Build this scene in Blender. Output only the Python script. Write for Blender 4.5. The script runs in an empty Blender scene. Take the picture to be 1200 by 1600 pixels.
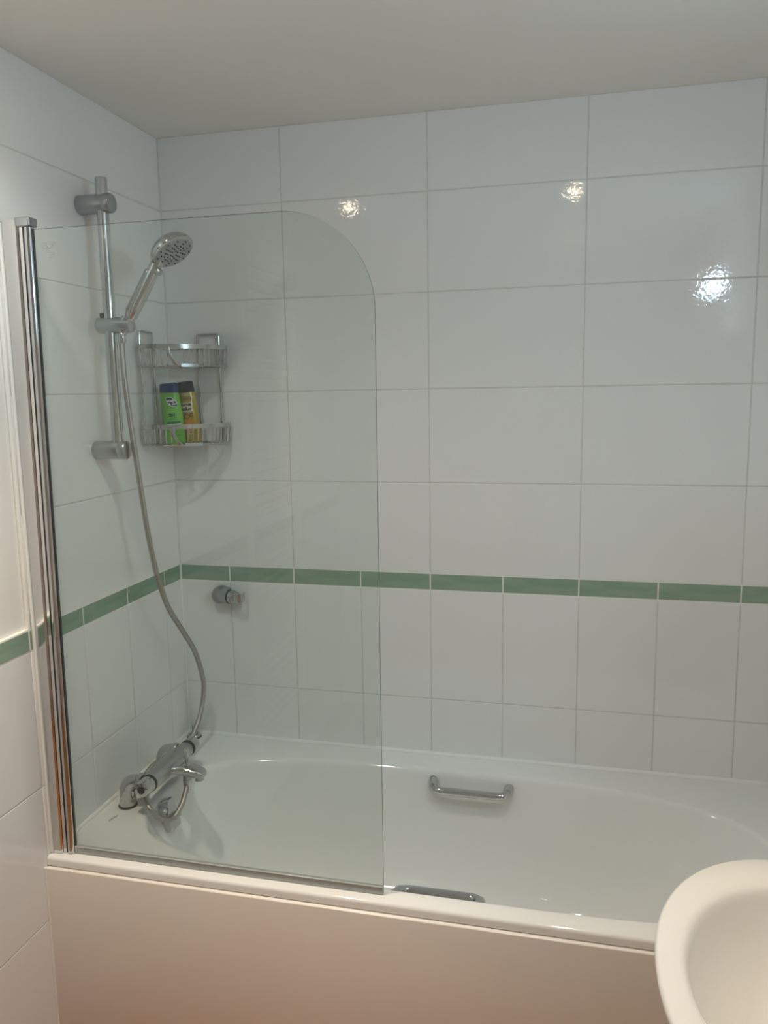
import bpy, bmesh, math, random
from mathutils import Vector as V, Matrix, Euler

random.seed(7)
S = bpy.context.scene
COL = S.collection
PI = math.pi

# ------------------------------------------------------------------ camera
cam_d = bpy.data.cameras.new('camera')
cam = bpy.data.objects.new('camera', cam_d); COL.objects.link(cam)
cam_d.sensor_fit = 'AUTO'; cam_d.sensor_width = 36.0
cam_d.lens = 1251.73 * 36.0 / 1600.0
cam_d.clip_start = 0.02
_r = V((0.97153, 0.23633, -0.01637)); _u = V((-0.01959, 0.14901, 0.98864)); _f = V((-0.23609, 0.96018, -0.14940))
cam.matrix_world = Matrix(((_r.x, _u.x, -_f.x, 1.15464), (_r.y, _u.y, -_f.y, -2.13255), (_r.z, _u.z, -_f.z, 1.57899), (0, 0, 0, 1)))
S.camera = cam

# ------------------------------------------------------------------ world, exposure
W = bpy.data.worlds.new('world'); S.world = W; W.use_nodes = True
W.node_tree.nodes['Background'].inputs[0].default_value = (0.75, 0.87, 1.0, 1)
W.node_tree.nodes['Background'].inputs[1].default_value = 0.05
S.view_settings.view_transform = 'Standard'; S.view_settings.look = 'None'
S.view_settings.gamma = 1.0; S.view_settings.use_curve_mapping = False
S.view_settings.exposure = 0.0
S.cycles.max_bounces = 14; S.cycles.diffuse_bounces = 8; S.cycles.glossy_bounces = 6
S.cycles.transparent_max_bounces = 16; S.cycles.transmission_bounces = 8
S.cycles.use_adaptive_sampling = True
S.cycles.caustics_reflective = False; S.cycles.caustics_refractive = False
S.cycles.sample_clamp_indirect = 6.0
SPILL_POWER = 14.5; SPILL_COL = (1.0, 1.0, 0.93)     # wide soft spill of each ceiling downlight
BEAM_POWER = 36.0; BEAM_COL = (1.0, 0.72, 0.47)      # its narrow warm beam
COOL_GLOW = 108.0; COOL_COL = (0.60, 0.87, 1.04)      # cool white tube over the basin cabinet
CEIL = 2.2806; ZG = 1.078; ROW = 0.25212; GS = 0.0476; HL = 0.31584
RX, FY = 1.70, -2.95       # right wall, wall behind the camera

# ------------------------------------------------------------------ materials
def mat(name, col, rough=0.5, metal=0.0, spec=0.5, coat=0.0, bump=None, noise=None):
    m = bpy.data.materials.new(name); m.use_nodes = True
    nt = m.node_tree; b = nt.nodes['Principled BSDF']
    b.inputs['Base Color'].default_value = (*col, 1)
    b.inputs['Roughness'].default_value = rough; b.inputs['Metallic'].default_value = metal
    b.inputs['Specular IOR Level'].default_value = spec; b.inputs['Coat Weight'].default_value = coat
    b.inputs['Coat Roughness'].default_value = 0.05
    tc = nt.nodes.new('ShaderNodeTexCoord')
    if noise:                                   # (scale, colour b, detail)
        n = nt.nodes.new('ShaderNodeTexNoise'); n.inputs['Scale'].default_value = noise[0]; n.inputs['Detail'].default_value = noise[2]
        mp = nt.nodes.new('ShaderNodeMapping'); mp.inputs['Scale'].default_value = noise[3] if len(noise) > 3 else (1, 1, 1)
        nt.links.new(tc.outputs['Object'], mp.inputs[0]); nt.links.new(mp.outputs[0], n.inputs['Vector'])
        r = nt.nodes.new('ShaderNodeValToRGB')
        r.color_ramp.elements[0].color = (*col, 1); r.color_ramp.elements[1].color = (*noise[1], 1)
        r.color_ramp.elements[0].position = 0.35; r.color_ramp.elements[1].position = 0.65
        nt.links.new(n.outputs['Fac'], r.inputs[0]); nt.links.new(r.outputs[0], b.inputs['Base Color'])
    if bump:                                    # list of (scale, strength, distance)
        prev = None
        for sc, st, di in bump:
            n = nt.nodes.new('ShaderNodeTexNoise'); n.inputs['Scale'].default_value = sc; n.inputs['Detail'].default_value = 2
            geo = nt.nodes.new('ShaderNodeNewGeometry')
            nt.links.new(geo.outputs['Position'], n.inputs['Vector'])
            bp = nt.nodes.new('ShaderNodeBump'); bp.inputs['Strength'].default_value = st; bp.inputs['Distance'].default_value = di
            nt.links.new(n.outputs['Fac'], bp.inputs['Height'])
            if prev: nt.links.new(prev.outputs[0], bp.inputs['Normal'])
            prev = bp
        nt.links.new(prev.outputs[0], b.inputs['Normal'])
    return m

def emit(name, col, s):
    m = bpy.data.materials.new(name); m.use_nodes = True
    nt = m.node_tree; nt.nodes.clear()
    e = nt.nodes.new('ShaderNodeEmission'); e.inputs[0].default_value = (*col, 1); e.inputs[1].default_value = s
    o = nt.nodes.new('ShaderNodeOutputMaterial'); nt.links.new(e.outputs[0], o.inputs[0])
    return m

def glassy(name, tint, edge=False):
    m = bpy.data.materials.new(name); m.use_nodes = True
    nt = m.node_tree; nt.nodes.clear()
    t = nt.nodes.new('ShaderNodeBsdfTransparent'); t.inputs[0].default_value = (*tint, 1)
    g = nt.nodes.new('ShaderNodeBsdfGlossy'); g.inputs['Roughness'].default_value = 0.0; g.inputs[0].default_value = (0.95, 1, 0.98, 1)
    lw = nt.nodes.new('ShaderNodeLayerWeight'); lw.inputs[0].default_value = 0.5
    p = nt.nodes.new('ShaderNodeMath'); p.operation = 'POWER'; p.inputs[1].default_value = 5
    a = nt.nodes.new('ShaderNodeMath'); a.operation = 'MULTIPLY_ADD'; a.inputs[1].default_value = 0.95; a.inputs[2].default_value = 0.034
    mx = nt.nodes.new('ShaderNodeMixShader'); o = nt.nodes.new('ShaderNodeOutputMaterial')
    nt.links.new(lw.outputs['Facing'], p.inputs[0]); nt.links.new(p.outputs[0], a.inputs[0])
    nt.links.new(a.outputs[0], mx.inputs[0]); nt.links.new(t.outputs[0], mx.inputs[1]); nt.links.new(g.outputs[0], mx.inputs[2])
    nt.links.new(mx.outputs[0], o.inputs[0])
    return m

TILE = mat('white_glazed_tile', (0.80, 0.805, 0.80), 0.045, bump=[(9, 0.12, 0.0008), (110, 0.24, 0.0009)])
GREEN = mat('green_border_tile', (0.235, 0.345, 0.262), 0.10, noise=(14, (0.29, 0.395, 0.30), 4, (0.6, 2.5, 1)), bump=[(30, 0.2, 0.001)])
GROUT = mat('grey_grout', (0.60, 0.595, 0.565), 0.9, noise=(40, (0.67, 0.66, 0.63), 3))
GROUTW = mat('white_grout', (0.80, 0.80, 0.76), 0.85)
SEAL = mat('white_sealant', (0.82, 0.83, 0.81), 0.35)
PAINT = mat('white_wall_paint', (0.86, 0.85, 0.83), 0.7, bump=[(160, 0.08, 0.0006)])
CEILP = mat('white_ceiling_paint', (0.80, 0.79, 0.755), 0.85, bump=[(120, 0.06, 0.0006)])
WOOD = mat('orange_brown_wood_floor', (0.30, 0.120, 0.030), 0.35, noise=(3, (0.385, 0.165, 0.048), 6, (1, 14, 1)))
ENAMEL = mat('white_bath_enamel', (0.80, 0.81, 0.80), 0.06, coat=0.3, bump=[(5, 0.12, 0.001)])
PANEL = mat('white_acrylic_panel', (0.80, 0.76, 0.715), 0.24, bump=[(7, 0.10, 0.001)])
CERAMIC = mat('white_ceramic', (0.83, 0.82, 0.79), 0.10, coat=0.3)
CHROME = mat('chrome', (0.55, 0.56, 0.57), 0.06, 1.0)
SATIN = mat('satin_chrome', (0.44, 0.46, 0.47), 0.28, 1.0)
STEEL = mat('braided_steel', (0.42, 0.405, 0.38), 0.32, 1.0)
ALU = mat('polished_aluminium', (0.72, 0.71, 0.70), 0.10, 1.0)
BLACK = mat('black_rubber', (0.012, 0.012, 0.014), 0.4)
GREYP = mat('grey_clear_seal', (0.40, 0.43, 0.42), 0.2)
GLASS = glassy('clear_green_glass', (0.948, 0.970, 0.958))
GEDGE = mat('glass_edge', (0.06, 0.085, 0.08), 0.1)
ETCH = mat('etched_glass_mark', (0.26, 0.28, 0.27), 0.6)
WHITEM = mat('white_enamelled_steel', (0.82, 0.82, 0.80), 0.2)
BGREEN = mat('green_bottle_plastic', (0.125, 0.42, 0.03), 0.28, coat=0.2)
BGREEND = mat('dark_green_print', (0.01, 0.13, 0.05), 0.3)
BGREENL = mat('pale_green_print', (0.45, 0.72, 0.32), 0.3)
NAVY = mat('navy_cap_plastic', (0.010, 0.026, 0.14), 0.45, spec=0.2)
NAVYD = mat('navy_print', (0.006, 0.011, 0.06), 0.5, spec=0.15)
INKW = mat('white_print', (0.80, 0.82, 0.80), 0.4)
INKK = mat('black_print', (0.01, 0.01, 0.012), 0.5, spec=0.15)
AMBER = mat('amber_bottle_plastic', (0.36, 0.255, 0.01), 0.18, coat=0.4)
AMBERO = mat('orange_print', (0.52, 0.20, 0.02), 0.3)
CREAM = mat('cream_print', (0.62, 0.58, 0.46), 0.4)
CAPK = mat('black_cap_plastic', (0.016, 0.020, 0.02), 0.45, spec=0.2)
DOORW = mat('white_painted_door', (0.74, 0.72, 0.68), 0.4)
BULB = emit('warm_lamp_glow', (1.0, 0.84, 0.60), 110.0)
BULBD = emit('weak_warm_lamp_glow', (1.0, 0.84, 0.60), 36.0)
LEDM = emit('cool_lamp_glow', COOL_COL, COOL_GLOW)

# ------------------------------------------------------------------ mesh helpers
class MB:
    def __init__(s): s.v = []; s.f = []; s.mi = []; s.m = 0
    def add(s, vs, fs):
        o = len(s.v); s.v += [tuple(p) for p in vs]
        s.f += [tuple(i + o for i in f) for f in fs]; s.mi += [s.m] * len(fs)
        return s
    def box(s, a, b, bev=0.0):
        if bev <= 0:
            x0, y0, z0 = a; x1, y1, z1 = b
            return s.add([(x0,y0,z0),(x1,y0,z0),(x1,y1,z0),(x0,y1,z0),(x0,y0,z1),(x1,y0,z1),(x1,y1,z1),(x0,y1,z1)],
                         [(0,3,2,1),(4,5,6,7),(0,1,5,4),(1,2,6,5),(2,3,7,6),(3,0,4,7)])
        bm = bmesh.new(); bmesh.ops.create_cube(bm, size=1)
        for v in bm.verts:
            v.co = V([(a[i] + b[i]) / 2 + v.co[i] * (b[i] - a[i]) for i in range(3)])
        bmesh.ops.bevel(bm, geom=list(bm.edges), offset=bev, segments=3, affect='EDGES', profile=0.5)
        bm.verts.index_update()
        s.add([v.co for v in bm.verts], [[v.index for v in f.verts] for f in bm.faces]); bm.free()
        return s
    def lathe(s, prof, M=None, n=32, cap0=True, cap1=True):   # prof: (r, z) along local Z
        M = M or Matrix.Identity(4); vs = []; fs = []
        for r, z in prof:
            for i in range(n):
                a = 2 * PI * i / n; vs.append(M @ V((r * math.cos(a), r * math.sin(a), z)))
        for k in range(len(prof) - 1):
            for i in range(n):
                j = (i + 1) % n; fs.append((k*n+i, k*n+j, (k+1)*n+j, (k+1)*n+i))
        if cap0: fs.append(tuple(range(n))[::-1])
        if cap1: fs.append(tuple((len(prof)-1)*n + i for i in range(n)))
        return s.add(vs, fs)
    def tube(s, pts, r, n=12, closed=False, caps=True, rs=None, flat=None):
        pts = [V(p) for p in pts]; N = len(pts); vs = []; fs = []
        T = []
        for i in range(N):
            if closed: t = pts[(i+1) % N] - pts[i-1]
            else: t = pts[min(i+1, N-1)] - pts[max(i-1, 0)]
            T.append(t.normalized())
        up = V((0, 0, 1)) if abs(T[0].z) < 0.9 else V((1, 0, 0))
        nrm = (up - T[0] * up.dot(T[0])).normalized()
        for i in range(N):
            nrm = (nrm - T[i] * nrm.dot(T[i])).normalized(); bi = T[i].cross(nrm)
            rr = rs[i] if rs else r
            for k in range(n):
                a = 2 * PI * k / n
                vs.append(pts[i] + nrm * (math.cos(a) * rr) + bi * (math.sin(a) * rr * (flat or 1)))
        L = N if closed else N - 1
        for i in range(L):
            i2 = (i + 1) % N
            for k in range(n):
                j = (k + 1) % n; fs.append((i*n+k, i*n+j, i2*n+j, i2*n+k))
        if caps and not closed:
            fs.append(tuple(range(n))[::-1]); fs.append(tuple((N-1)*n + k for k in range(n)))
        return s.add(vs, fs)
    def loft(s, rings, cap0=False, cap1=False, closed=True):
        n = len(rings[0]); vs = [p for r in rings for p in r]; fs = []
        for k in range(len(rings) - 1):
            for i in range(n if closed else n - 1):
                j = (i + 1) % n; fs.append((k*n+i, k*n+j, (k+1)*n+j, (k+1)*n+i))
        if cap0: fs.append(tuple(range(n))[::-1])
        if cap1: fs.append(tuple((len(rings)-1)*n + i for i in range(n)))
        return s.add(vs, fs)
    def mesh(s, name, mats, sharp=40, fix=True):
        me = bpy.data.meshes.new(name); me.from_pydata(s.v, [], s.f)
        for m in (mats if isinstance(mats, (list, tuple)) else [mats]): me.materials.append(m)
        for p, i in zip(me.polygons, s.mi): p.material_index = i
        if fix:
            bm = bmesh.new(); bm.from_mesh(me); bmesh.ops.recalc_face_normals(bm, faces=bm.faces); bm.to_mesh(me); bm.free()
        for p in me.polygons: p.use_smooth = True
        me.set_sharp_from_angle(angle=math.radians(sharp))
        return me
    def obj(s, name, mats, parent=None, sharp=40, fix=True):
        return link(name, s.mesh(name, mats, sharp, fix), parent)

def link(name, me, parent=None):
    o = bpy.data.objects.new(name, me); COL.objects.link(o)
    if parent: o.parent = parent
    return o
def tag(o, label=None, cat=None, group=None, kind=None):
    if label: o['label'] = label
    if cat: o['category'] = cat
    if group: o['group'] = group
    if kind: o['kind'] = kind
    return o
def thing(name, label, cat, loc=(0, 0, 0), group=None):
    o = bpy.data.objects.new(name, None); COL.objects.link(o); o.location = loc
    o.empty_display_size = 0.05
    return tag(o, label, cat, group)
def frame(p, z, x=None):                        # matrix with local Z along z
    z = V(z).normalized(); x = V(x) if x else (V((1, 0, 0)) if abs(z.x) < 0.8 else V((0, 1, 0)))
    x = (x - z * x.dot(z)).normalized(); y = z.cross(x); p = V(p)
    return Matrix(((x.x, y.x, z.x, p.x), (x.y, y.y, z.y, p.y), (x.z, y.z, z.z, p.z), (0, 0, 0, 1)))
def spline(pts, k=8):                           # Catmull-Rom
    pts = [V(p) for p in pts]; P = [2*pts[0]-pts[1]] + pts + [2*pts[-1]-pts[-2]]; out = []
    for i in range(1, len(P) - 2):
        a, b, c, d = P[i-1], P[i], P[i+1], P[i+2]
        for j in range(k):
            t = j / k
            out.append(0.5*((2*b)+(c-a)*t+(2*a-5*b+4*c-d)*t*t+(3*b-a-3*c+d)*t**3))
    return out + [pts[-1]]
def bend(pts, r, k=6):                          # polyline with rounded corners
    pts = [V(p) for p in pts]; out = [pts[0]]
    for i in range(1, len(pts) - 1):
        a, b, c = pts[i-1], pts[i], pts[i+1]
        u = (a - b).normalized(); w = (c - b).normalized(); p0 = b + u * r; p1 = b + w * r
        for j in range(k + 1):
            t = j / k; out.append((1-t)**2 * p0 + 2*t*(1-t) * b + t*t * p1)
    return out + [pts[-1]]
def local(o, parent_loc):                       # shift a mesh built in world space under an Empty at parent_loc
    o.location = -V(parent_loc); return o

# ------------------------------------------------------------------ room shell
def shell(name, a, b, m):
    o = MB().box(a, b).obj(name, m); tag(o, kind='structure'); return o
floor = shell('floor', (-0.12, FY - 0.12, -0.10), (RX + 0.12, 0.12, 0.0), WOOD)
ceiling = shell('ceiling', (-0.12, FY - 0.12, CEIL), (RX + 0.12, 0.12, CEIL + 0.1), CEILP)
wall_back = shell('wall_back', (-0.12, 0.0012, 0.0), (RX + 0.12, 0.12, CEIL), GROUT)
wall_left = MB()
wall_left.box((-0.12, -0.678, 0.0), (-0.0012, 0.0012, CEIL))
wall_left.box((-0.12, FY, 0.0), (-0.0012, -0.678, ZG))
wall_left = tag(wall_left.obj('wall_left', GROUT), kind='structure')
tag(MB().box((-0.12, FY, ZG), (-0.009, -0.678, CEIL)).obj('painted_plaster', PAINT, wall_left))
wall_right = shell('wall_right', (RX, FY, 0.0), (RX + 0.12, 0.0012, CEIL), PAINT)
wall_front = shell('wall_front', (-0.12, FY - 0.12, 0.0), (RX + 0.12, FY, CEIL), PAINT)
door = MB().box((0.75, FY, 0.01), (1.51, FY + 0.035, 1.98), 0.004).obj('door_1', DOORW); tag(door, kind='structure')
for x0, x1, z0, z1 in ((0.85, 1.09, 1.05, 1.85), (1.17, 1.41, 1.05, 1.85), (0.85, 1.09, 0.2, 0.92), (1.17, 1.41, 0.2, 0.92)):
    MB().box((x0, FY + 0.033, z0), (x1, FY + 0.042, z1), 0.006).obj('door_panel', DOORW, door)
fr = MB(); fr.box((0.68, FY, 0), (0.745, FY + 0.02, 2.05), 0.003); fr.box((1.515, FY, 0), (1.58, FY + 0.02, 2.05), 0.003); fr.box((0.68, FY, 1.985), (1.58, FY + 0.02, 2.05), 0.003)
fr.obj('door_frame', DOORW, door)

# tiles: each one its own object, mesh data shared by size
_tm = {}
def tile_mesh(w, h, m):
    key = (round(w, 4), round(h, 4), m.name)
    if key in _tm: return _tm[key]
    b = 0.0016; g = 0.0013
    w2, h2 = w/2 - g, h/2 - g
    def ring(i, z): return [(-w2+i, -h2+i, z), (w2-i, -h2+i, z), (w2-i, h2-i, z), (-w2+i, h2-i, z)]
    rings = [ring(0, -0.004), ring(0, -0.0010), ring(b*0.3, -0.00035), ring(b, 0.0)]
    mb = MB().loft(rings, False, True)
    me = mb.mesh('tile', m, 60)
    for p in me.polygons:
        if abs(p.normal.z) > 0.999: p.use_smooth = False
    _tm[key] = me; return me
def put_tile(wall, side, u0, u1, z0, z1, m=TILE, name='tile'):
    if u1 - u0 < 0.006 or z1 - z0 < 0.006: return
    o = link(name, tile_mesh(u1 - u0, z1 - z0, m), wall)
    u = (u0 + u1) / 2; z = (z0 + z1) / 2
    j1, j2 = random.uniform(-1, 1) * 0.0003, random.uniform(-1, 1) * 0.0003
    if side == 'b': o.location = (u, 0, z); o.rotation_euler = (PI/2 + j1, 0, j2)
    else: o.location = (0, u, z); o.matrix_basis = Matrix.Translation((0, u, z)) @ Matrix(((0,0,1,0),(1,0,0,0),(0,1,0,0),(0,0,0,1))) @ Euler((j1, j2, 0)).to_matrix().to_4x4()
zrows = [ZG + ROW * i for i in range(5)] + [CEIL]
bx_big = [0, 0.3589, 0.7589, 1.1589, 1.5589, RX]
bx_small = [0, 0.1589] + [0.3589 + 0.2 * i for i in range(7)] + [RX]
for a, b in zip(bx_big, bx_big[1:]):
    for c, d in zip(zrows, zrows[1:]): put_tile(wall_back, 'b', a, b, c, d)
for a, b in zip(bx_small, bx_small[1:]):
    put_tile(wall_back, 'b', a, b, ZG - GS, ZG, GREEN, 'border_tile')
    put_tile(wall_back, 'b', a, b, ZG - GS - HL, ZG - GS)
    put_tile(wall_back, 'b', a, b, 0.535, ZG - GS - HL)
ly = [0, -0.095] + [-0.095 - 0.19624 * i for i in range(1, 15)] + [FY]
ly_big = [0, -0.678]
for b, a in zip(ly_big, ly_big[1:]):
    for c, d in zip(zrows, zrows[1:]): put_tile(wall_left, 'l', a, b, c, d)
for b, a in zip(ly, ly[1:]):
    put_tile(wall_left, 'l', a, b, ZG - GS, ZG, GREEN, 'border_tile')
    zz = ZG - GS
    while zz > 0.01:
        put_tile(wall_left, 'l', a, b, max(zz - HL, 0.0), zz); zz -= HL
g = MB(); g.box((0, 0.0004, ZG - GS - 0.0022), (RX, 0.004, ZG + 0.0022))
g.obj('border_grout', GROUTW, wall_back)
g = MB(); g.box((-0.004, -0.70, ZG - GS - 0.0022), (-0.0004, 0, ZG + 0.0022)); g.box((-0.011, FY, ZG - GS - 0.0022), (-0.0002, -0.676, ZG + 0.0016), 0.0008)
g.obj('border_grout', GROUTW, wall_left)
# rounded bead where tiled part of the left wall meets the paint
g = MB(); g.tube([(-0.004, -0.680, ZG + 0.002), (-0.004, -0.680, CEIL)], 0.005, 10)
g.obj('tile_end_bead', SEAL, wall_left)
g = MB(); g.tube([(0.0015, -0.0015, 0.55), (0.0015, -0.0015, ZG - 0.001)], 0.0034, 10)
tag(g.obj('trim_1', SEAL), kind='structure')
g = MB(); g.tube([(0.0008, -0.0008, ZG), (0.0008, -0.0008, CEIL)], 0.0011, 8)
tag(g.obj('trim_2', TILE), kind='structure')
g = MB()
g.tube([(0.0, -0.002, 0.551), (RX, -0.002, 0.551)], 0.0072, 12)
g.tube([(0.002, 0.0, 0.551), (0.002, -0.645, 0.551)], 0.0062, 12)
tag(g.obj('trim_3', SEAL), kind='structure')

# ------------------------------------------------------------------ bathtub
BZ = 0.55
def sup(a, n, th):
    c, s_ = math.cos(th), math.sin(th)
    return (abs(c) ** (2/n)) * (1 if c >= 0 else -1), (abs(s_) ** (2/n)) * (1 if s_ >= 0 else -1)
def bath_ring(ins, z, dx_r=0.0, dx_l=0.0):
    out = []; N = 144
    for i in range(N):
        th = 2 * PI * i / N
        right = math.cos(th) > 0; n = (2.55 if th < PI else 4.2) if right else 3.3
        sx, sy = sup(1, n, th)
        ax = (0.745 - ins - dx_r) if right else (0.745 - ins - dx_l)
        out.append((0.855 + sx * ax, -0.3655 + sy * (0.2785 - ins), z))
    return out
def rect_ring(x0, x1, y0, y1, z):
    out = []; N = 144; cx, cy = 0.855, -0.3655
    for i in range(N):
        th = 2 * PI * i / N; n = (2.55 if th < PI else 4.2) if math.cos(th) > 0 else 3.3
        sx, sy = sup(1, n, th); dx, dy = sx * 0.745, sy * 0.2785
        t = 1e9
        if dx > 1e-9: t = min(t, (x1 - cx) / dx)
        if dx < -1e-9: t = min(t, (x0 - cx) / dx)
        if dy > 1e-9: t = min(t, (y1 - cy) / dy)
        if dy < -1e-9: t = min(t, (y0 - cy) / dy)
        out.append([cx + dx * t, cy + dy * t, z])
    for X in (x0, x1):                          # snap nearest ring point to each corner
        for Y in (y0, y1):
            k = min(range(N), key=lambda i: (out[i][0]-X)**2 + (out[i][1]-Y)**2); out[k][0], out[k][1] = X, Y
    return [tuple(p) for p in out]
x0, x1, y0, y1 = 0.001, RX - 0.002, -0.689, -0.001
rings = [rect_ring(x0, x1, y0 + 0.006, y1, 0.528), rect_ring(x0, x1, y0, y1, 0.530), rect_ring(x0, x1, y0, y1, BZ - 0.007), rect_ring(x0, x1, y0 + 0.0015, y1, BZ - 0.0025), rect_ring(x0, x1, y0 + 0.006, y1, BZ),
         bath_ring(-0.006, BZ), bath_ring(0.0, BZ - 0.0006), bath_ring(0.005, BZ - 0.003), bath_ring(0.009, BZ - 0.008), bath_ring(0.012, BZ - 0.016), bath_ring(0.016, BZ - 0.04, 0.012, 0.006)]
for t, ins, dr, dl in ((0.10, 0.024, 0.05, 0.018), (0.18, 0.034, 0.10, 0.03), (0.24, 0.045, 0.150, 0.045), (0.285, 0.060, 0.19, 0.056), (0.315, 0.085, 0.22, 0.065), (0.335, 0.125, 0.24, 0.07), (0.342, 0.17, 0.25, 0.08)):
    rings.append(bath_ring(ins, BZ - t, dr, dl))
m = MB(); m.loft(rings, False, True)
bath = m.obj('bathtub', ENAMEL, None, 50)
tag(bath, 'white enamelled bathtub set along the tiled wall behind the glass screen', 'bathtub')
def grab(xa, xb, yo, yi, z):                    # chrome rail: ends on the bath wall, bar standing off it
    p = bend([(xa, yo, z + 0.008), (xa + 0.004, yi, z - 0.002), (xb - 0.004, yi, z - 0.002), (xb, yo, z + 0.008)], 0.024, 10)
    n = len(p); rs = [0.0105 if 0.18 < i / n < 0.82 else 0.0125 for i in range(n)]
    m = MB(); m.tube(p, 0.011, 18, rs=rs, caps=True)
    h = m.obj('grab_handle', CHROME, bath); tag(h, 'chrome grab handle')
    d = 1 if yo > yi else -1
    for x in (xa, xb):
        m = MB(); m.lathe([(0.015, -0.004), (0.015, 0.003), (0.0125, 0.006)], frame((x, yo + d * 0.004, z + 0.008), (0, -d, 0)), 24)
        m.obj('handle_collar', CHROME, h)
    return h
grab(0.782, 0.988, -0.0985, -0.136, 0.513)
grab(0.797, 0.974, -0.6325, -0.596, 0.525)
# overflow with turning waste knob on the tap end
ov = MB(); OM = frame((0.141, -0.393, 0.500), (0.95, 0.0, 0.30), (0, -1, 0))
def rrect(w, h, r, z, n=6):
    out = []
    for cx, cy, a0 in ((w-r, h-r, 0), (-w+r, h-r, PI/2), (-w+r, -h+r, PI), (w-r, -h+r, 1.5*PI)):
        for i in range(n + 1):
            a = a0 + PI/2 * i / n; out.append((cx + r*math.cos(a), cy + r*math.sin(a), z))
    return out
def tr(M, ring): return [M @ V(p) for p in ring]
ov.loft([tr(OM, rrect(0.028, 0.034, 0.012, z, 6)) if k == 0 else tr(OM, rrect(0.028 - k, 0.034 - k, 0.011, z, 6)) for k, z in ((0, -0.012), (0, 0.010), (0.003, 0.014), (0.008, 0.016))], True, True)
ovo = ov.obj('overflow', CHROME, bath); tag(ovo, 'chrome overflow plate')
ov = MB(); ov.loft([tr(OM, rrect(0.014, 0.008, 0.006, 0.014)), tr(OM, rrect(0.014, 0.008, 0.006, 0.028)), tr(OM, rrect(0.011, 0.006, 0.004, 0.031))], True, True)
ov.obj('waste_knob', CHROME, ovo)
ov = MB(); OM2 = OM @ Matrix.Translation((0, -0.036, 0.004)); ov.loft([tr(OM2, rrect(0.018, 0.009, 0.004, z)) for z in (-0.01, 0.012, 0.016)], True, True)
ov.obj('overflow_grille', CHROME, ovo)
# tiny maker's script on the deck
sc = spline([(0.0, 0, 0), (0.004, 0.004, 0), (0.007, 0.0, 0), (0.011, 0.005, 0), (0.014, 0.0, 0), (0.018, 0.004, 0), (0.022, 0.0, 0), (0.026, 0.003, 0), (0.030, 0.001, 0)], 5)
MS = frame((0.055, -0.5235, BZ + 0.0001), (0, 0, 1), (0.22, 1, 0))
m = MB(); m.tube([MS @ p for p in sc], 0.0007, 5); tag(m.obj('maker_mark', INKK, bath), 'small dark script mark')

# side panel
m = MB(); m.box((0.0002, -0.6965, 0.0), (RX - 0.002, -0.677, 0.5272), 0.0030)
bp = m.obj('side_panel', PANEL, bath); tag(bp, 'warm white acrylic side panel')
m = MB(); m.tube([(0.0012, -0.6972, 0.001), (0.0012, -0.6972, 0.5275)], 0.0026, 10); m.obj('panel_sealant', SEAL, bath)

# tap hole ring with pin at the wall corner of the bath
t = thing('tap_hole_cover', 'small chrome ring with upright pin on far corner of the bath', 'bath fitting', (0.034, -0.034, BZ))
m = MB(); m.lathe([(0.0215, 0), (0.0215, 0.003), (0.0192, 0.004)], None, 28); m.obj('gasket', BLACK, t)
m = MB(); m.lathe([(0.0190, 0.003), (0.0190, 0.007), (0.0170, 0.0095), (0.011, 0.0095), (0.010, 0.006)], None, 28); m.obj('ring', CHROME, t)
m = MB(); m.lathe([(0.0045, 0.005), (0.0045, 0.033), (0.0035, 0.035)], Matrix.Translation((-0.004, 0.004, 0)), 12); m.obj('pin', SATIN, t)

# ------------------------------------------------------------------ bath shower mixer
ML = (0.0, 0.0, 0.0)
mix = thing('bath_mixer_tap', 'chrome thermostatic bath shower mixer standing on two pillars at the tap end', 'tap', (0.058, -0.354, BZ))
MO = V((0.058, -0.354, BZ))
def mp_(o): o.location = -MO; return o
AX = V((0.128, -0.354, 0.622)); ad = V((0.0, -1, 0)).normalized()
for y in (-0.444, -0.264):
    base = V((0.058, y, BZ))
    m = MB(); m.lathe([(0.0235, 0.0), (0.0235, 0.003), (0.022, 0.004)], Matrix.Translation(base), 28)
    mp_(m.obj('pillar_gasket', BLACK, mix))
    pts = bend([base + V((0, 0, 0.003)), base + V((0.004, 0, 0.068)), base + V((0.046, 0, 0.070))], 0.026, 10)
    n = len(pts); m = MB(); m.tube(pts, 0.018, 24, rs=[0.0208 - 0.0052 * i / (n - 1) for i in range(n)])
    p = mp_(m.obj('pillar', CHROME, mix))
    m = MB(); m.lathe([(0.0185, 0), (0.0205, 0.002), (0.0205, 0.012), (0.0185, 0.014)], frame((0.090, y, BZ + 0.069), (1, 0, 0)), 6)
    m.obj('nut', CHROME, p)
m = MB()
m.lathe([(0.0195, -0.098), (0.0215, -0.094), (0.0250, -0.05), (0.0265, 0), (0.0245, 0.05), (0.0215, 0.094), (0.0195, 0.098)], frame(AX, ad), 36)
mp_(m.obj('mixer_body', SATIN, mix))
for sgn in (1, -1):
    A = AX + ad * (0.098 * sgn)
    m = MB(); m.lathe([(0.0222, 0.0), (0.0222, 0.007)], frame(A, ad * sgn), 32); mp_(m.obj('black_ring', BLACK, mix))
    m = MB(); m.lathe([(0.021, 0.006), (0.0215, 0.012), (0.0205, 0.034), (0.018, 0.040), (0.010, 0.041)], frame(A, ad * sgn), 32)
    k = mp_(m.obj('control_knob', CHROME, mix))
    m = MB(); m.lathe([(0.0095, 0.040), (0.0095, 0.0425), (0.008, 0.043)], frame(A, ad * sgn), 24); m.obj('knob_cap', BLACK, k)
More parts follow.
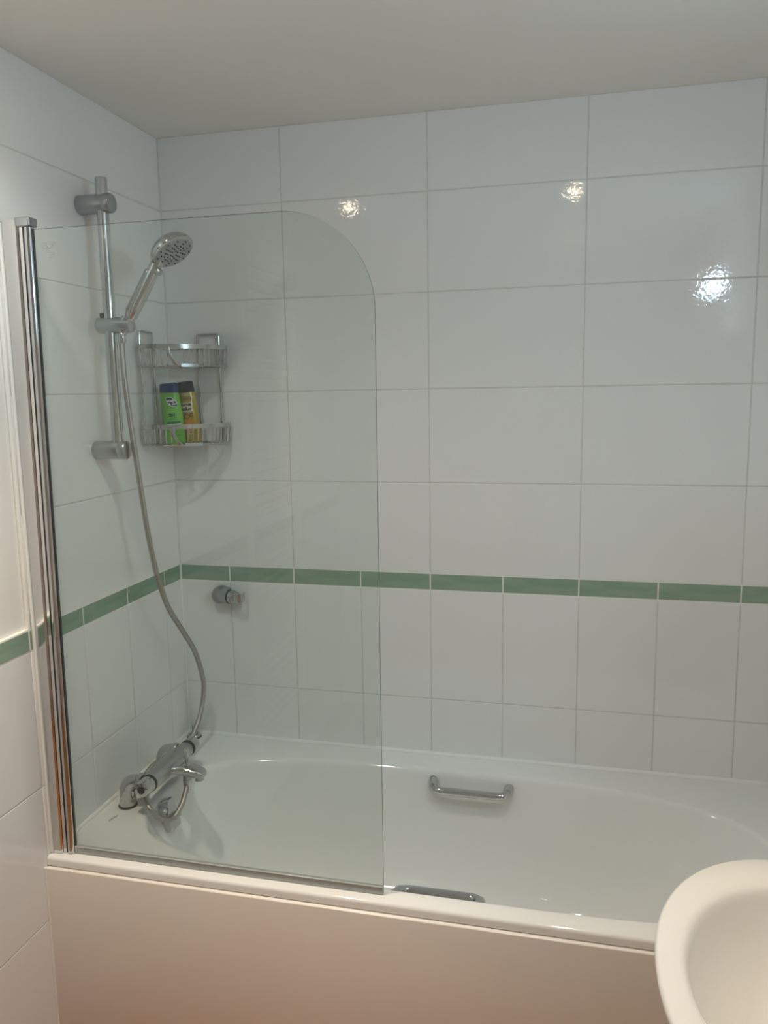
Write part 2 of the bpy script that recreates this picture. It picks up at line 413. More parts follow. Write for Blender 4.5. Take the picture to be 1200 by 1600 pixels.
# flat tapering spout towards the bath
rr = []
for t_, hw, hh, dz in ((-0.004, 0.060, 0.014, -0.003), (0.008, 0.050, 0.0145, -0.004), (0.020, 0.033, 0.0145, -0.005), (0.034, 0.025, 0.0135, -0.006), (0.052, 0.0225, 0.012, -0.010), (0.072, 0.021, 0.0105, -0.014), (0.084, 0.018, 0.009, -0.016), (0.090, 0.012, 0.006, -0.018)):
    Mx = frame(AX + V((t_ + 0.008, 0.004, dz)), (1, 0, 0), (0, -1, 0))
    rr.append(tr(Mx, rrect(hw, hh, min(hw, hh) * 0.8, 0)))
m = MB(); m.loft(rr, True, True); sp = mp_(m.obj('spout', CHROME, mix))
m = MB(); m.lathe([(0.0115, 0), (0.0115, -0.012), (0.009, -0.013)], Matrix.Translation((0.211, -0.350, 0.600)), 24); m.obj('spout_nozzle', SATIN, sp)
m = MB(); m.lathe([(0.010, 0), (0.010, 0.006), (0.005, 0.009), (0.0045, 0.020), (0.0062, 0.024), (0.0062, 0.046), (0.004, 0.048)], Matrix.Translation((0.178, -0.350, 0.621)), 20)
mp_(m.obj('diverter_knob', CHROME, mix))
m = MB(); m.lathe([(0.0105, 0.004), (0.0105, -0.022), (0.009, -0.024)], Matrix.Translation((0.176, -0.350, 0.604)), 20)
mp_(m.obj('hose_outlet', SATIN, mix))

# ------------------------------------------------------------------ shower rail on left wall
RY, RXX = -0.385, 0.060
rail = thing('shower_rail', 'chrome vertical shower riser rail fixed to the left tiled wall', 'shower rail', (0, RY, 1.445))
RO = V((0, RY, 1.445))
def rp(o): o.location = -RO; return o
m = MB(); m.lathe([(0.0130, 1.436), (0.0140, 1.437), (0.0140, 2.079), (0.0130, 2.080)], Matrix.Translation((RXX, RY, 0)), 32)
rp(m.obj('rail', CHROME, rail))
for z in (2.022, 1.447):
    m = MB(); m.lathe([(0.0215, 0.0), (0.0225, 0.003), (0.0225, 0.066), (0.0222, 0.0665), (0.0222, 0.0675), (0.0225, 0.068), (0.0225, 0.082), (0.021, 0.085), (0.012, 0.0862)], frame((0, RY, z), (1, 0, 0)), 36)
    rp(m.obj('wall_bracket', SATIN, rail))
m = MB()                                        # sliding holder
m.lathe([(0.014, 0.0), (0.0185, 0.004), (0.0205, 0.02), (0.0195, 0.045), (0.0185, 0.082), (0.0165, 0.091), (0.010, 0.094)], frame((0.026, RY, 1.745), (1, 0.0, -0.03)), 32)
sl = rp(m.obj('slider', SATIN, rail))
m = MB(); m.lathe([(0.0125, -0.014), (0.0145, -0.010), (0.0150, 0.016), (0.0135, 0.021)], frame((0.099, RY - 0.002, 1.742), (0.48, 0.05, 0.86)), 28)
m.obj('holder_cone', CHROME, sl)
m = MB(); m.lathe([(0.0075, 0.0), (0.009, 0.004), (0.009, 0.009), (0.007, 0.011)], Matrix.Translation((0.046, RY - 0.004, 1.762)), 16)
m.obj('release_button', BLACK, sl)

# hand shower resting in the holder
hs0 = V((0.098, -0.386, 1.735)); hd = V((0.500, 0.085, 0.862)).normalized()
hsh = thing('hand_shower', 'chrome hand shower with round spray head resting in the rail holder', 'shower head', hs0)
def hp(o): o.location = -hs0; return o
m = MB(); L = 0.160
prof = [(0.0105, -0.012), (0.0115, 0.0), (0.012, 0.030), (0.0145, 0.036), (0.0155, 0.06), (0.0155, 0.11), (0.0145, 0.14), (0.014, 0.158)]
m.tube([hs0 + hd * z for r, z in prof], 0.01, 28, rs=[r for r, z in prof]); hp(m.obj('handle', CHROME, hsh))
side = V((-0.62, -0.70, 0.43)); side = (side - hd * side.dot(hd)).normalized()
m = MB(); Mi = frame(hs0 + hd * 0.095 + side * 0.0145, side, hd)
m.loft([tr(Mi, rrect(0.055, 0.0075, 0.007, z)) for z in (-0.004, 0.0012)] + [tr(Mi, rrect(0.053, 0.006, 0.005, 0.002))], True, True)
hp(m.obj('handle_inlay', SATIN, hsh))
hn = V((0.557, -0.127, -0.813)).normalized()       # face direction
hc = V((0.220, -0.366, 1.914))
HM = frame(hc, hn, (0.82, 0, 0.56))
m = MB(); m.lathe([(0.012, -0.026), (0.030, -0.022), (0.045, -0.012), (0.0520, -0.002), (0.0535, 0.004), (0.0525, 0.009), (0.049, 0.0115), (0.046, 0.0115)], HM, 48)
hp(m.obj('spray_head', CHROME, hsh))
neck = [hs0 + hd * 0.150, hs0 + hd * 0.172 , hc + (hs0 + hd*0.17 - hc) * 0.35 - hn * 0.012, hc - hn * 0.014]
m = MB(); m.tube(spline(neck, 6), 0.014, 24, rs=None); hp(m.obj('neck', CHROME, hsh))
m = MB(); m.lathe([(0.046, 0.0105), (0.0455, 0.0125), (0.012, 0.0135), (0.001, 0.0137)], HM, 48, False, True)
fc = hp(m.obj('spray_face', mat('grey_spray_plate', (0.40, 0.41, 0.42), 0.3, 0.6), hsh))
m = MB()
for rad, cnt in ((0.009, 6), (0.017, 10), (0.025, 14), (0.033, 18), (0.041, 22)):
    for i in range(cnt):
        a = 2 * PI * (i + (cnt % 4) * 0.2) / cnt
        if rad > 0.03 and i % 2: continue
        m.lathe([(0.0018, 0.012), (0.0015, 0.0155)], HM @ Matrix.Translation((rad * math.cos(a), rad * math.sin(a), 0)), 8)
nz = m.obj('nozzles', BLACK, fc); tag(nz, 'black rubber spray nozzles', kind='stuff')
m = MB(); m.lathe([(0.008, 0.0), (0.009, 0.004), (0.009, 0.012), (0.006, 0.016)], frame(hs0 + hd * 0.160 + V((0.009, -0.004, -0.004)), (0.6, -0.3, -0.75)), 16)
hp(m.obj('mode_lever', SATIN, hsh))

# ------------------------------------------------------------------ flexible hose
h0 = V((0.176, -0.350, 0.584))
pts = [h0, (0.1765, -0.362, 0.560), (0.178, -0.392, 0.535), (0.172, -0.430, 0.520), (0.160, -0.466, 0.538), (0.142, -0.482, 0.570), (0.115, -0.462, 0.584), (0.092, -0.420, 0.590), (0.076, -0.378, 0.604), (0.079, -0.330, 0.612),
       (0.090, -0.250, 0.592), (0.096, -0.205, 0.597), (0.094, -0.172, 0.606), (0.0935, -0.140, 0.622), (0.094, -0.100, 0.660), (0.096, -0.082, 0.708), (0.098, -0.084, 0.760), (0.100, -0.127, 0.852), (0.101, -0.186, 0.926), (0.102, -0.264, 1.019), (0.102, -0.311, 1.116), (0.101, -0.339, 1.220), (0.100, -0.357, 1.322), (0.098, -0.370, 1.419), (0.096, -0.383, 1.514), (0.0935, -0.392, 1.610), (0.0915, -0.392, 1.690), (0.0935, -0.390, 1.722)]
path = spline(pts, 24)
d = [0.0]
for a, b in zip(path, path[1:]): d.append(d[-1] + (b - a).length)
step = 0.0012; fine = []; i = 0; s = 0.0
while s < d[-1]:
    while d[i + 1] < s: i += 1
    fine.append(path[i].lerp(path[i + 1], (s - d[i]) / (d[i+1] - d[i]))); s += step
rs = [0.0073 if k % 3 == 0 else 0.0065 for k in range(len(fine))]
hose = thing('shower_hose', 'ribbed steel shower hose looping from the mixer up to the rail', 'hose', h0)
m = MB(); m.tube(fine, 0.0066, 10, rs=rs); o = m.obj('hose', STEEL, hose, 80); o.location = -h0
m = MB(); m.lathe([(0.0085, -0.004), (0.0095, 0), (0.0095, 0.014), (0.008, 0.018)], frame(V((0.0925, -0.391, 1.706)), (0.05, 0, 1)), 16); o = m.obj('hose_nut', CHROME, hose); o.location = -h0
m = MB(); m.lathe([(0.0112, 0.002), (0.0118, -0.010), (0.0095, -0.014), (0.0085, -0.032)], Matrix.Translation(h0), 16); o = m.obj('hose_nut', CHROME, hose); o.location = -h0

# ------------------------------------------------------------------ spare hand shower bracket on back wall
BO = V((0.160, 0.0, 0.994))
pk = thing('shower_head_bracket', 'small chrome parking bracket for a hand shower below the green border', 'bracket', BO)
ax = V((0.62, -0.75, 0.0)).normalized()
m = MB(); m.lathe([(0.024, 0.0), (0.026, 0.004), (0.0262, 0.02), (0.024, 0.03)], frame((-0.026, 0, 0), (0.10, -1, 0)), 28)
m.v = [(p[0], p[1], p[2]) for p in m.v]
rr = []
for t_, r_ in ((0, 0.006), (0.006, 0.013), (0.016, 0.0195), (0.030, 0.0235), (0.046, 0.0248), (0.056, 0.0248)):
    rr.append(tr(frame((-0.050 + t_, -0.014 - 0.16 * t_, 0.0), (1, -0.16, 0), (0, 0, 1)), [(r_ * math.cos(2*PI*i/28), 0.62 * r_ * math.sin(2*PI*i/28), 0) for i in range(28)]))
m.loft(rr, True, True); m.obj('bracket_body', SATIN, pk)
m = MB(); m.lathe([(0.0205, 0), (0.0205, 0.004)], frame((0.005, -0.024, -0.003), (1, -0.16, 0)), 28); m.obj('black_ring', BLACK, pk)
m = MB(); m.lathe([(0.0195, 0.003), (0.0195, 0.020), (0.015, 0.030)], frame((0.005, -0.024, -0.003), (1, -0.16, 0)), 28)
sv = m.obj('swivel', CHROME, pk)
ring = []
for i in range(19):
    a = -0.75 * PI + 1.5 * PI * i / 18
    ring.append(V((0.040, -0.034, -0.001)) + V((0.014 * math.sin(a), -0.014 * math.cos(a), 0.001)))
cl = MB()
rr = [[p + V((0, 0, -0.012)), p + V((0, 0, 0.012)), p + (p - V((0.040, -0.034, p.z))) * 0.30 + V((0, 0, 0.012)), p + (p - V((0.040, -0.034, p.z))) * 0.30 + V((0, 0, -0.012))] for p in ring]
cl.loft(rr, True, True); cl.obj('fork', CHROME, sv)

# ------------------------------------------------------------------ glass bath screen
SY = -0.660
scr = thing('bath_screen', 'clear glass bath screen with one rounded corner hinged at the left wall', 'shower screen', (0.045, SY, BZ))
SO = V((0.045, SY, BZ))
def spt(o): o.location = -SO; return o
ZB, ZT = 0.556, 1.9135
def sx_(z): return 0.0584 + 0.014 * (z - ZB) / (ZT - ZB)      # glass left edge leans a little with the wall
def outline():
    o = [(sx_(ZB), ZB + 0.010), (0.7785, ZB + 0.010)]
    R = 0.185; XR = 0.782
    for i in range(25):
        a = PI/2 * i / 24; o.append((XR - R + R * math.cos(a), ZT - R + R * math.sin(a)))
    o.append((sx_(ZT), ZT)); return o
ol = outline(); th = 0.0025
m = MB(); n = len(ol)
front = [(x, SY - th, z) for x, z in ol]; back = [(x, SY + th, z) for x, z in ol]
m.add(front, [tuple(range(n))]); m.add(back, [tuple(range(n))[::-1]])
m.m = 1
for i in range(n):
    j = (i + 1) % n
    m.m = 0 if i == n - 1 else 1            # the hinge side sits in the gasket
    m.add([front[i], back[i], back[j], front[j]], [(0, 1, 2, 3)])
gl = spt(m.obj('glass_pane', [GLASS, GEDGE], scr, 30, False)); tag(gl, 'clear greenish glass pane')
m = MB()                                        # etched safety mark
def flat_ring(cx, cz, r, w, a0=0, a1=2*PI, n=20):
    q = []
    for i in range(n + 1):
        a = a0 + (a1 - a0) * i / n; q.append(((cx + r*math.cos(a), SY - th - 0.0002, cz + r*math.sin(a)), (cx + (r-w)*math.cos(a), SY - th - 0.0002, cz + (r-w)*math.sin(a))))
    for (p0, p1), (p2, p3) in zip(q, q[1:]): m.add([p0, p1, p3, p2], [(0, 1, 2, 3)])
flat_ring(0.098, 1.880, 0.007, 0.0012, 0.5, 2*PI - 0.5); flat_ring(0.108, 1.881, 0.007, 0.0012); flat_ring(0.119, 1.881, 0.005, 0.001, -2.2, 2.2)
for k in range(3): m.box((0.104 + 0.001*k, SY - th - 0.0003, 1.864 - 0.004*k), (0.120 - 0.002*k, SY - th - 0.0001, 1.8655 - 0.004*k))
m.obj('etched_mark', ETCH, gl)
m = MB(); m.box((sx_(ZB) - 0.002, SY - 0.0045, BZ + 0.0008), (0.7785, SY + 0.0045, ZB + 0.012), 0.0012)
spt(m.obj('bottom_seal', GREYP, scr))
m = MB(); m.box((sx_(ZB) + 0.01, SY - 0.0062, ZB + 0.007), (0.777, SY - 0.0048, ZB + 0.0095)); spt(m.obj('seal_lip', SATIN, scr))
def prism(mb, sec0, sec1, z0, z1): mb.loft([[(x, y, z0) for x, y in sec0], [(x, y, z1) for x, y in sec1]], True, True)
def lean(sec, z): dx = sx_(z) - 0.0584; return [(x + (dx if x > 0.004 else 0), y) for x, y in sec]
def col(name, sec, m_, z0=BZ + 0.001, z1=ZT + 0.018, par=scr, sharp=35):
    mb = MB(); prism(mb, lean(sec, z0), lean(sec, z1), z0, z1); return spt(mb.obj(name, m_, par, sharp))
# wall channel: rounded polished profile
ch = [(0.0005, SY + 0.016), (0.0005, SY - 0.011)] + [(0.010 + 0.0, SY - 0.0125)] + [(0.019, SY - 0.0125), (0.026, SY - 0.0118), (0.0288, SY - 0.0095), (0.0288, SY + 0.016)]
col('wall_channel', ch, ALU, sharp=20)
inner = [(0.0294, SY - 0.0065), (0.0364, SY - 0.0055), (0.0364, SY + 0.013), (0.0296, SY + 0.013)]
col('channel_lip', inner, ALU)
gap = [(0.0365, SY - 0.0050), (0.0378, SY - 0.0050), (0.0378, SY + 0.008), (0.0365, SY + 0.008)]
col('gasket', gap, BLACK, z1=ZT + 0.004)
pole = [(0.0474 + 0.0094 * math.cos(2*PI*i/32), SY + 0.0105 * math.sin(2*PI*i/32)) for i in range(32)]
col('hinge_pole', pole, CHROME, BZ + 0.0012, ZT + 0.004, sharp=50)
sealb = [(0.0562, SY - 0.0034), (0.0582, SY - 0.0032), (0.0582, SY + 0.003), (0.0562, SY + 0.0034)]
col('glass_gasket', sealb, BLACK, BZ + 0.012, ZT + 0.001)
m = MB(); zt = ZT + 0.004; dx = sx_(zt) - 0.0584
m.box((0.024 + dx, SY - 0.0135, zt + 0.001), (0.0585 + dx, SY + 0.015, zt + 0.019), 0.003); spt(m.obj('top_cap', SATIN, scr))
m = MB(); m.tube([(0.003, SY - 0.0125, BZ + 0.003), (0.003, SY - 0.0125, ZT + 0.015)], 0.0042, 10); spt(m.obj('channel_sealant', SEAL, scr))

# ------------------------------------------------------------------ corner caddy
CO = V((0.0, 0.0, 1.44))
cad = thing('shower_caddy', 'two tier chrome wire corner caddy in the tiled corner', 'shower caddy', CO)
def cp(o): o.location = -CO; return o
RA = 0.192
def arc(r, a): return (r * math.sin(a), -r * math.cos(a))      # a=0 on left wall, PI/2 on back wall
def tier(ztop, zbase):
    # flat band along the curved front, curling in at both walls
    pl = [(0.009, -RA + 0.010)] + [arc(RA, 0.10 + (PI/2 - 0.20) * i / 40) for i in range(41)] + [(RA - 0.010, -0.009)]
    m = MB(); t2 = 0.0012; rr = []
    for x, y in pl:
        v = V((x, y, 0)).normalized()
        o_, i_ = V((x, y, 0)) + v * t2, V((x, y, 0)) - v * t2
        rr.append([(o_.x, o_.y, ztop - 0.012), (o_.x, o_.y, ztop), (i_.x, i_.y, ztop), (i_.x, i_.y, ztop - 0.012)])
    m.loft(rr, True, True); band = cp(m.obj('front_band', CHROME, cad))
    # back frame wires along the two walls
    m = MB()
    for z in (ztop - 0.006, zbase):
        m.tube(bend([(0.009, -RA + 0.012, z), (0.009, -0.009, z), (RA - 0.012, -0.009, z)], 0.012), 0.0022, 8)
    cp(m.obj('back_frame', CHROME, cad))
    m = MB(); m.tube([(*arc(RA - 0.004, 0.06 + (PI/2 - 0.12) * i / 40), zbase) for i in range(41)], 0.0022, 8)
    cp(m.obj('base_rim', CHROME, cad))
    N = 19
    for i in range(N):
        a = 0.09 + (PI/2 - 0.18) * i / (N - 1)
        if abs(a - 0.60) < 0.07: continue
        x, y = arc(RA - 0.002, a); x2, y2 = arc(RA - 0.008, a)
        # base run heads along the corner bisector until it meets a wall frame
        t_ = min((x2 - 0.009), (-y2 - 0.009)); e = (x2 - t_, y2 + t_)
        q = [(x, y, ztop - 0.011), (x2, y2, zbase + 0.001), (e[0], e[1], zbase + 0.001)]
        if t_ > 0.012: q = bend(q, 0.006, 4)
        else: q = q[:2]
        m = MB(); m.tube(q, 0.0018, 6); cp(m.obj('basket_wire', CHROME, cad))
    # flat strap dropping from the band and running back along the base
    a = 0.49
    m = MB(); w = 0.0042
    c0 = arc(RA, a); c1 = arc(RA - 0.001, a + 0.03); c2 = arc(RA - 0.006, a + 0.15); c3 = arc(RA - 0.010, 1.0)
    path_ = spline([(c0[0], c0[1], ztop - 0.008), (c1[0], c1[1], (ztop + zbase) / 2 - 0.004), (c2[0], c2[1], zbase - 0.001), (c3[0], c3[1], zbase + 0.001)], 8)
    m.tube(path_, w, 8, flat=0.45); cp(m.obj('front_strap', CHROME, cad))
    m = MB(); rr = []
    for i in range(9):
        x, y = arc(RA - 0.003, 0.66 + 0.26 * i / 8); x2, y2 = arc(RA - 0.001, 0.66 + 0.26 * i / 8)
        rr.append([(x2, y2, zbase - 0.003), (x2, y2, zbase + 0.0055), (x, y, zbase + 0.0055), (x, y, zbase - 0.003)])
    m.loft(rr, True, True); cp(m.obj('maker_plate', SATIN, cad))
tier(1.7115, 1.6545); tier(1.4985, 1.4425)
zl = 1.747
for q in ([(0.011, -0.174, 1.446), (0.011, -0.174, zl), (0.011, -0.106, zl), (0.011, -0.106, 1.446)], [(0.097, -0.011, 1.446), (0.097, -0.011, zl - 0.002), (0.163, -0.011, zl - 0.002), (0.163, -0.011, 1.446)]):
    m = MB(); m.tube(bend(q, 0.007), 0.0030, 10); cp(m.obj('hanging_frame', CHROME, cad))

# ------------------------------------------------------------------ bottles
def text_mesh(body, size, mapf, m, name, parent, ext=0.0, sx=1.0, rot=False, bold=0.0, align='CENTER', ls=0.85):
    cu = bpy.data.curves.new(name, 'FONT'); cu.body = body; cu.size = size; cu.align_x = align; cu.align_y = 'CENTER'; cu.resolution_u = 3
    cu.offset = bold; cu.space_line = ls; cu.fill_mode = 'FRONT'
    o = bpy.data.objects.new(name, cu); COL.objects.link(o)
    dg = bpy.context.evaluated_depsgraph_get(); me = bpy.data.meshes.new_from_object(o.evaluated_get(dg))
    COL.objects.unlink(o); bpy.data.objects.remove(o)
    for v in me.vertices:
        x, y = v.co.x * sx, v.co.y
        if rot: x, y = -x, -y
        v.co = mapf(x, y)
    me.materials.clear(); me.materials.append(m)
    return link(name, me, parent)
class Bottle:
    def __init__(s, prof, n=2.3): s.p = prof; s.n = n
    def ab(s, z):
        for (z0, a0, b0), (z1, a1, b1) in zip(s.p, s.p[1:]):
            if z0 <= z <= z1:
                t = (z - z0) / (z1 - z0); return a0 + (a1 - a0) * t, b0 + (b1 - b0) * t
        return s.p[-1][1:]
    def surf(s, u, z, off=0.0003):
        a, b = s.ab(z); q = max(0.0, 1 - (abs(u) / a) ** s.n)
        return V((u, -b * q ** (1 / s.n) - off, z))
    def ring(s, z, a, b, N=48):
        out = []
        for i in range(N):
            x, y = sup(1, s.n, 2 * PI * i / N); out.append((a * x, b * y, z))
        return out
    def patch(s, uf0, uf1, z0, z1, m, name, parent, off=0.0003, nu=14, nz=10):
        mb = MB(); rows = []
        for k in range(nz + 1):
            z = z0 + (z1 - z0) * k / nz; a, b = uf0(k / nz), uf1(k / nz)
            rows.append([s.surf(a + (b - a) * i / nu, z, off) for i in range(nu + 1)])
        mb.loft(rows, closed=False); return mb.obj(name, m, parent, 80)
def smooth_prof(pr, k=6):
    q = spline([V(p) for p in pr], k); return [(p.x, p.y, p.z) for p in q]
# green bottle, blue cap
b1 = thing('shampoo_bottle', 'lime green bottle with navy cap standing in the lower basket of the caddy', 'bottle', (0.0665, -0.107, 1.4442))
b1.rotation_euler = (0.02, -0.075, 0.26)
pr = smooth_prof([(0.0, 0.0245, 0.0135), (0.003, 0.0265, 0.0155), (0.02, 0.0285, 0.0175), (0.055, 0.0290, 0.0180), (0.09, 0.0282, 0.0178), (0.125, 0.0262, 0.0172), (0.1418, 0.0250, 0.0168)])
B = Bottle(pr)
m = MB(); m.loft([B.ring(*p) for p in pr], True, True); m.obj('bottle_body', BGREEN, b1)
cap = [(0.1400, 0.0253, 0.0171), (0.1412, 0.0256, 0.0173), (0.155, 0.0248, 0.0168), (0.1635, 0.0238, 0.0158), (0.1655, 0.0215, 0.014), (0.166, 0.018, 0.011)]
rr = [B.ring(*p) for p in cap]
rr[0] = [(x, y, z - 0.0035 * (x / 0.0253) * 0.5) for x, y, z in rr[0]]; rr[1] = [(x, y, z - 0.0035 * (x / 0.0253) * 0.5) for x, y, z in rr[1]]
m = MB(); m.loft(rr, True, True); m.obj('cap', NAVY, b1)
leaf0 = lambda t: 0.006 - 0.0142 + 0.016 * (1 - t) ** 2.2
leaf1 = lambda t: 0.006 + 0.0142 - 0.016 * t ** 2.6
B.patch(lambda t: leaf0(t) - 0.0011, lambda t: leaf1(t) + 0.0011, 0.1015, 0.1280, INKW, 'emblem_border', b1, 0.0003)
B.patch(leaf0, leaf1, 0.1027, 0.1268, NAVYD, 'emblem', b1, 0.0005)
text_mesh('Wash', 0.0098, lambda x, y: B.surf(x + 0.0045, 0.1180 + y + x * 0.06, 0.0008), INKW, 'lettering', b1, bold=0.0003)
text_mesh('& Go', 0.0096, lambda x, y: B.surf(x + 0.0085, 0.1090 + y + x * 0.06, 0.0008), INKW, 'lettering', b1, bold=0.0003)
text_mesh('shampoo', 0.0052, lambda x, y: B.surf(x + 0.004, 0.0945 + y, 0.0005), BGREENL, 'lettering', b1)
text_mesh('& conditioner', 0.0052, lambda x, y: B.surf(x + 0.004, 0.0890 + y, 0.0005), BGREENL, 'lettering', b1)
text_mesh('2in1', 0.0105, lambda x, y: B.surf(x + 0.004, 0.0795 + y, 0.0005), NAVYD, 'lettering', b1, bold=0.0005)
for zz, hw in ((0.0705, 0.009), (0.0670, 0.011)):
    B.patch(lambda t: 0.005 - hw, lambda t: 0.005 + hw, zz, zz + 0.0012, BGREEND, 'small_print', b1, 0.0004, 10, 1)
B.patch(lambda t: -0.0125, lambda t: 0.0235, 0.0555, 0.0618, BGREEND, 'print_band', b1, 0.0004, 14, 2)
B.patch(lambda t: -0.0125, lambda t: 0.0235, 0.0530, 0.0548, INKW, 'print_line', b1, 0.0004, 14, 1)
B.patch(lambda t: 0.001 - 0.009 * math.sin(PI * (0.08 + 0.84 * t)), lambda t: 0.001 + 0.009 * math.sin(PI * (0.08 + 0.84 * t)), 0.034, 0.048, mat('pale_blue_print', (0.35, 0.52, 0.60), 0.3), 'print_drop', b1, 0.0004, 10, 10)
for uu in (-0.003, 0.013): B.patch(lambda t: uu - 0.004, lambda t: uu + 0.004, 0.022, 0.0245, BGREEND, 'small_print', b1, 0.0004, 6, 1)
# amber bottle standing on its head, print upside down
b2 = thing('shower_gel_bottle', 'amber bottle with black cap upside down behind the green bottle in the caddy', 'bottle', (0.097, -0.0675, 1.4442))
b2.rotation_euler = (0.0, -0.085, 0.16)
pr2 = smooth_prof([(0.0, 0.0235, 0.0125), (0.003, 0.0262, 0.0145), (0.03, 0.0272, 0.0165), (0.07, 0.0265, 0.0172), (0.11, 0.0250, 0.0168), (0.1402, 0.0235, 0.0160)])
B2 = Bottle(pr2, 2.2)
m = MB(); m.loft([B2.ring(*p) for p in pr2], True, True); m.obj('bottle_body', AMBER, b2)
cap = [(0.1400, 0.0238, 0.0163), (0.1412, 0.0240, 0.0165), (0.158, 0.0228, 0.0155), (0.167, 0.0218, 0.0146), (0.1695, 0.0195, 0.012), (0.170, 0.017, 0.010)]
m = MB(); m.loft([B2.ring(*p) for p in cap], True, True); m.obj('cap', CAPK, b2)
B2.patch(lambda t: -0.021, lambda t: 0.0165, 0.0858, 0.1120, CREAM, 'print_box', b2, 0.0003)
text_mesh('original', 0.0140, lambda x, y: B2.surf(x - 0.0015, 0.0925 + y, 0.0006), INKK, 'lettering', b2, rot=True, bold=0.0006, sx=0.72)
text_mesh('source', 0.0140, lambda x, y: B2.surf(x - 0.0015, 0.1050 + y, 0.0006), INKK, 'lettering', b2, rot=True, bold=0.0006, sx=0.80)
B2.patch(lambda t: -0.014, lambda t: 0.017, 0.0845, 0.0850, INKK, 'print_line', b2, 0.0004, 10, 1)
for zz, hw in ((0.1355, 0.013), (0.1310, 0.011)): B2.patch(lambda t: 0.002 - hw, lambda t: 0.002 + hw, zz, zz + 0.0016, CREAM, 'small_print', b2, 0.0004, 8, 1)
B2.patch(lambda t: -0.006, lambda t: 0.016, 0.119, 0.127, mat('brown_print', (0.16, 0.09, 0.01), 0.4), 'small_print', b2, 0.0003, 10, 2)
B2.patch(lambda t: 0.001 - 0.017 * math.sin(PI * (0.1 + 0.8 * t)), lambda t: 0.003 + 0.012 * math.sin(PI * (0.1 + 0.8 * t)), 0.030, 0.074, AMBERO, 'print_fruit', b2, 0.0003, 12, 12)
for cx, cz, r in ((-0.002, 0.074, 0.0075), (0.012, 0.0775, 0.005), (0.004, 0.030, 0.006)):
    mb = MB(); q = [B2.surf(cx + r * math.cos(2*PI*i/20), cz + r * 0.8 * math.sin(2*PI*i/20), 0.0006) for i in range(20)]
    mb.tube(q, 0.0008, 5, closed=True); mb.obj('print_ring', INKK if cz > 0.05 else CREAM, b2)

# ------------------------------------------------------------------ wash basin
KX, KY, KZ = 1.47, -1.160, 0.850
bas = thing('wash_basin', 'white ceramic wash basin with wide rounded rim by the right wall', 'basin', (KX, KY, 0.0))
def b_ring(a, b, z, back, N=96, n=2.1):
    out = []
    for i in range(N):
        x, y = sup(1, n, 2 * PI * i / N); px = a * x if x < 0 else back * x
        if x > 0 and back > 0.19: pass
        out.append((px, b * y, z))
    return out
rr = [b_ring(0.06, 0.08, 0.66, 0.20), b_ring(0.12, 0.17, 0.70, 0.222), b_ring(0.175, 0.245, 0.765, 0.226), b_ring(0.200, 0.277, 0.815, 0.2275), b_ring(0.2065, 0.2845, 0.835, 0.228), b_ring(0.2085, 0.287, 0.842, 0.228), b_ring(0.2075, 0.286, 0.8475, 0.228), b_ring(0.204, 0.282, KZ, 0.226),
      b_ring(0.179, 0.226, KZ, 0.140, n=2.0), b_ring(0.174, 0.217, 0.8485, 0.135, n=2.0), b_ring(0.170, 0.211, 0.844, 0.131, n=2.0), b_ring(0.167, 0.207, 0.836, 0.128, n=2.0), b_ring(0.158, 0.196, 0.80, 0.12, n=2.0), b_ring(0.135, 0.168, 0.755, 0.10, n=2.0), b_ring(0.095, 0.118, 0.722, 0.07, n=2.0), b_ring(0.05, 0.06, 0.708, 0.04, n=2.0), b_ring(0.022, 0.022, 0.704, 0.022, n=2.0)]
m = MB(); m.loft(rr, True, True); m.obj('bowl', CERAMIC, bas, 60)
m = MB(); m.lathe([(0.10, 0.0), (0.105, 0.01), (0.085, 0.06), (0.075, 0.30), (0.085, 0.56), (0.11, 0.69)], Matrix.Translation((0.10, 0, 0)), 40); m.obj('pedestal', CERAMIC, bas)
m = MB(); m.lathe([(0.023, 0.7035), (0.023, 0.7065), (0.018, 0.7075), (0.016, 0.705)], None, 28); m.obj('waste_ring', CHROME, bas)

# ------------------------------------------------------------------ ladder towel radiator on the left wall, seen only in the glass
TY0, TY1 = -2.20, -1.72
rad = thing('towel_radiator', 'white ladder towel radiator on the left wall mirrored faintly in the glass screen', 'radiator', (0.03, (TY0 + TY1) / 2, 0.30))
TO = V((0.03, (TY0 + TY1) / 2, 0.30))
for y in (TY0, TY1):
    m = MB(); m.box((0.045, y - 0.018, 0.30), (0.075, y + 0.018, 2.06), 0.008); o = m.obj('upright', WHITEM, rad); o.location = -TO
proto = None; z = 0.36
def rung(z):
    global proto
    if proto is None:
        m = MB(); m.tube([(0.066, TY0, 0), (0.066, TY1, 0)], 0.011, 14); proto = m.mesh('rung', WHITEM)
    o = link('rung', proto, rad); o.location = V((0, 0, z)) - TO
for z0, k in ((0.36, 8), (0.80, 6), (1.16, 7), (1.56, 6), (1.86, 5)):
    for i in range(k): rung(z0 + 0.038 * i)
for y in (TY0, TY1):
    for z, xw in ((0.5, 0.0002), (1.0, 0.0002)):
        m = MB(); m.lathe([(0.012, 0), (0.012, 0.046 - xw)], frame((xw, y, z), (1, 0, 0)), 14)
        o = m.obj('wall_fixing', WHITEM, rad); o.location = -TO

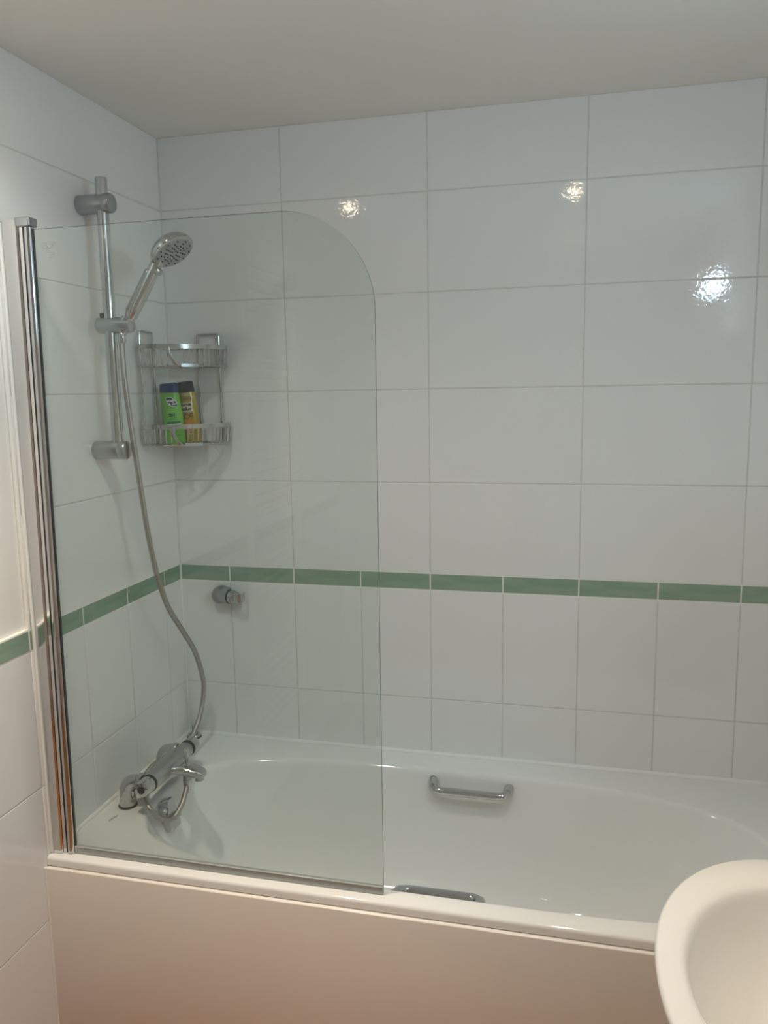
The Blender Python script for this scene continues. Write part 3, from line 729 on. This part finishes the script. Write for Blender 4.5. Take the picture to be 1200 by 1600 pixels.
# ------------------------------------------------------------------ mirror cabinet and cool lamp on the right wall, seen in tile reflections
mc = thing('wall_cabinet', 'white two door wall cabinet over the basin on the right wall', 'cabinet', (RX, -1.25, 1.20))
m = MB(); m.box((-0.11, -0.33, 0.0), (-0.001, 0.30, 0.58), 0.003); m.obj('carcass', WHITEM, mc)
for y0_, y1_ in ((-0.33, -0.016), (-0.014, 0.30)):
    m = MB(); m.box((-0.128, y0_ + 0.001, 0.001), (-0.111, y1_ - 0.001, 0.579), 0.002); m.obj('door', WHITEM, mc)
wl = thing('wall_lamp', 'cool white tube lamp over the wall cabinet on the right wall', 'lamp', (RX, -1.23, 1.955))
m = MB(); m.box((-0.03, -0.10, -0.03), (-0.001, 0.10, 0.03), 0.004); m.obj('lamp_base', CHROME, wl)
m = MB(); m.tube([(-0.062, -0.075, 0), (-0.062, 0.075, 0)], 0.028, 20); m.obj('lamp_tube', LEDM, wl)
for y in (-0.07, 0.07):
    m = MB(); m.lathe([(0.008, 0), (0.008, 0.03)], frame((-0.028, y, 0), (-1, 0, 0)), 12); m.obj('lamp_arm', CHROME, wl)


# ------------------------------------------------------------------ ceiling downlights
for (x, y), lab in zip(((0.28, -0.955), (1.12, -0.965), (0.28, -2.25), (1.10, -1.90)),
        ('recessed warm ceiling downlight over the screen end of the bath edge', 'recessed warm ceiling downlight over the plain end of the bath edge', 'recessed warm ceiling downlight above the towel radiator', 'recessed warm ceiling downlight over open floor near the door')):
    dn = thing('ceiling_downlight', lab, 'ceiling light', (x, y, CEIL), 'recessed ceiling downlights')
    m = MB(); m.lathe([(0.044, 0.0), (0.044, -0.004), (0.038, -0.007), (0.024, -0.004), (0.024, -0.001)], None, 32, False, False); m.obj('lamp_ring', CHROME, dn)
    m = MB(); m.lathe([(0.023, -0.001), (0.023, -0.004), (0.016, -0.005)], None, 28); m.obj('bulb', BULB if y > -1.5 else BULBD, dn)
    front = y > -1.5
    k = (1.38 if x < 0.6 else 0.66) if front else 0.06
    for nm, pw, c, ang in (('spill_light', SPILL_POWER * k, SPILL_COL, 140), ('beam_light', BEAM_POWER * (1.6 if x < 0.6 and front else 0.95), BEAM_COL, 60)):
        if pw <= 0: continue
        ld = bpy.data.lights.new(nm, 'SPOT'); ld.energy = pw; ld.color = c; ld.shadow_soft_size = 0.028
        ld.spot_size = math.radians(ang); ld.spot_blend = 1.0
        lo = bpy.data.objects.new(nm, ld); COL.objects.link(lo); lo.parent = dn; lo.location = (0, 0, -0.012)
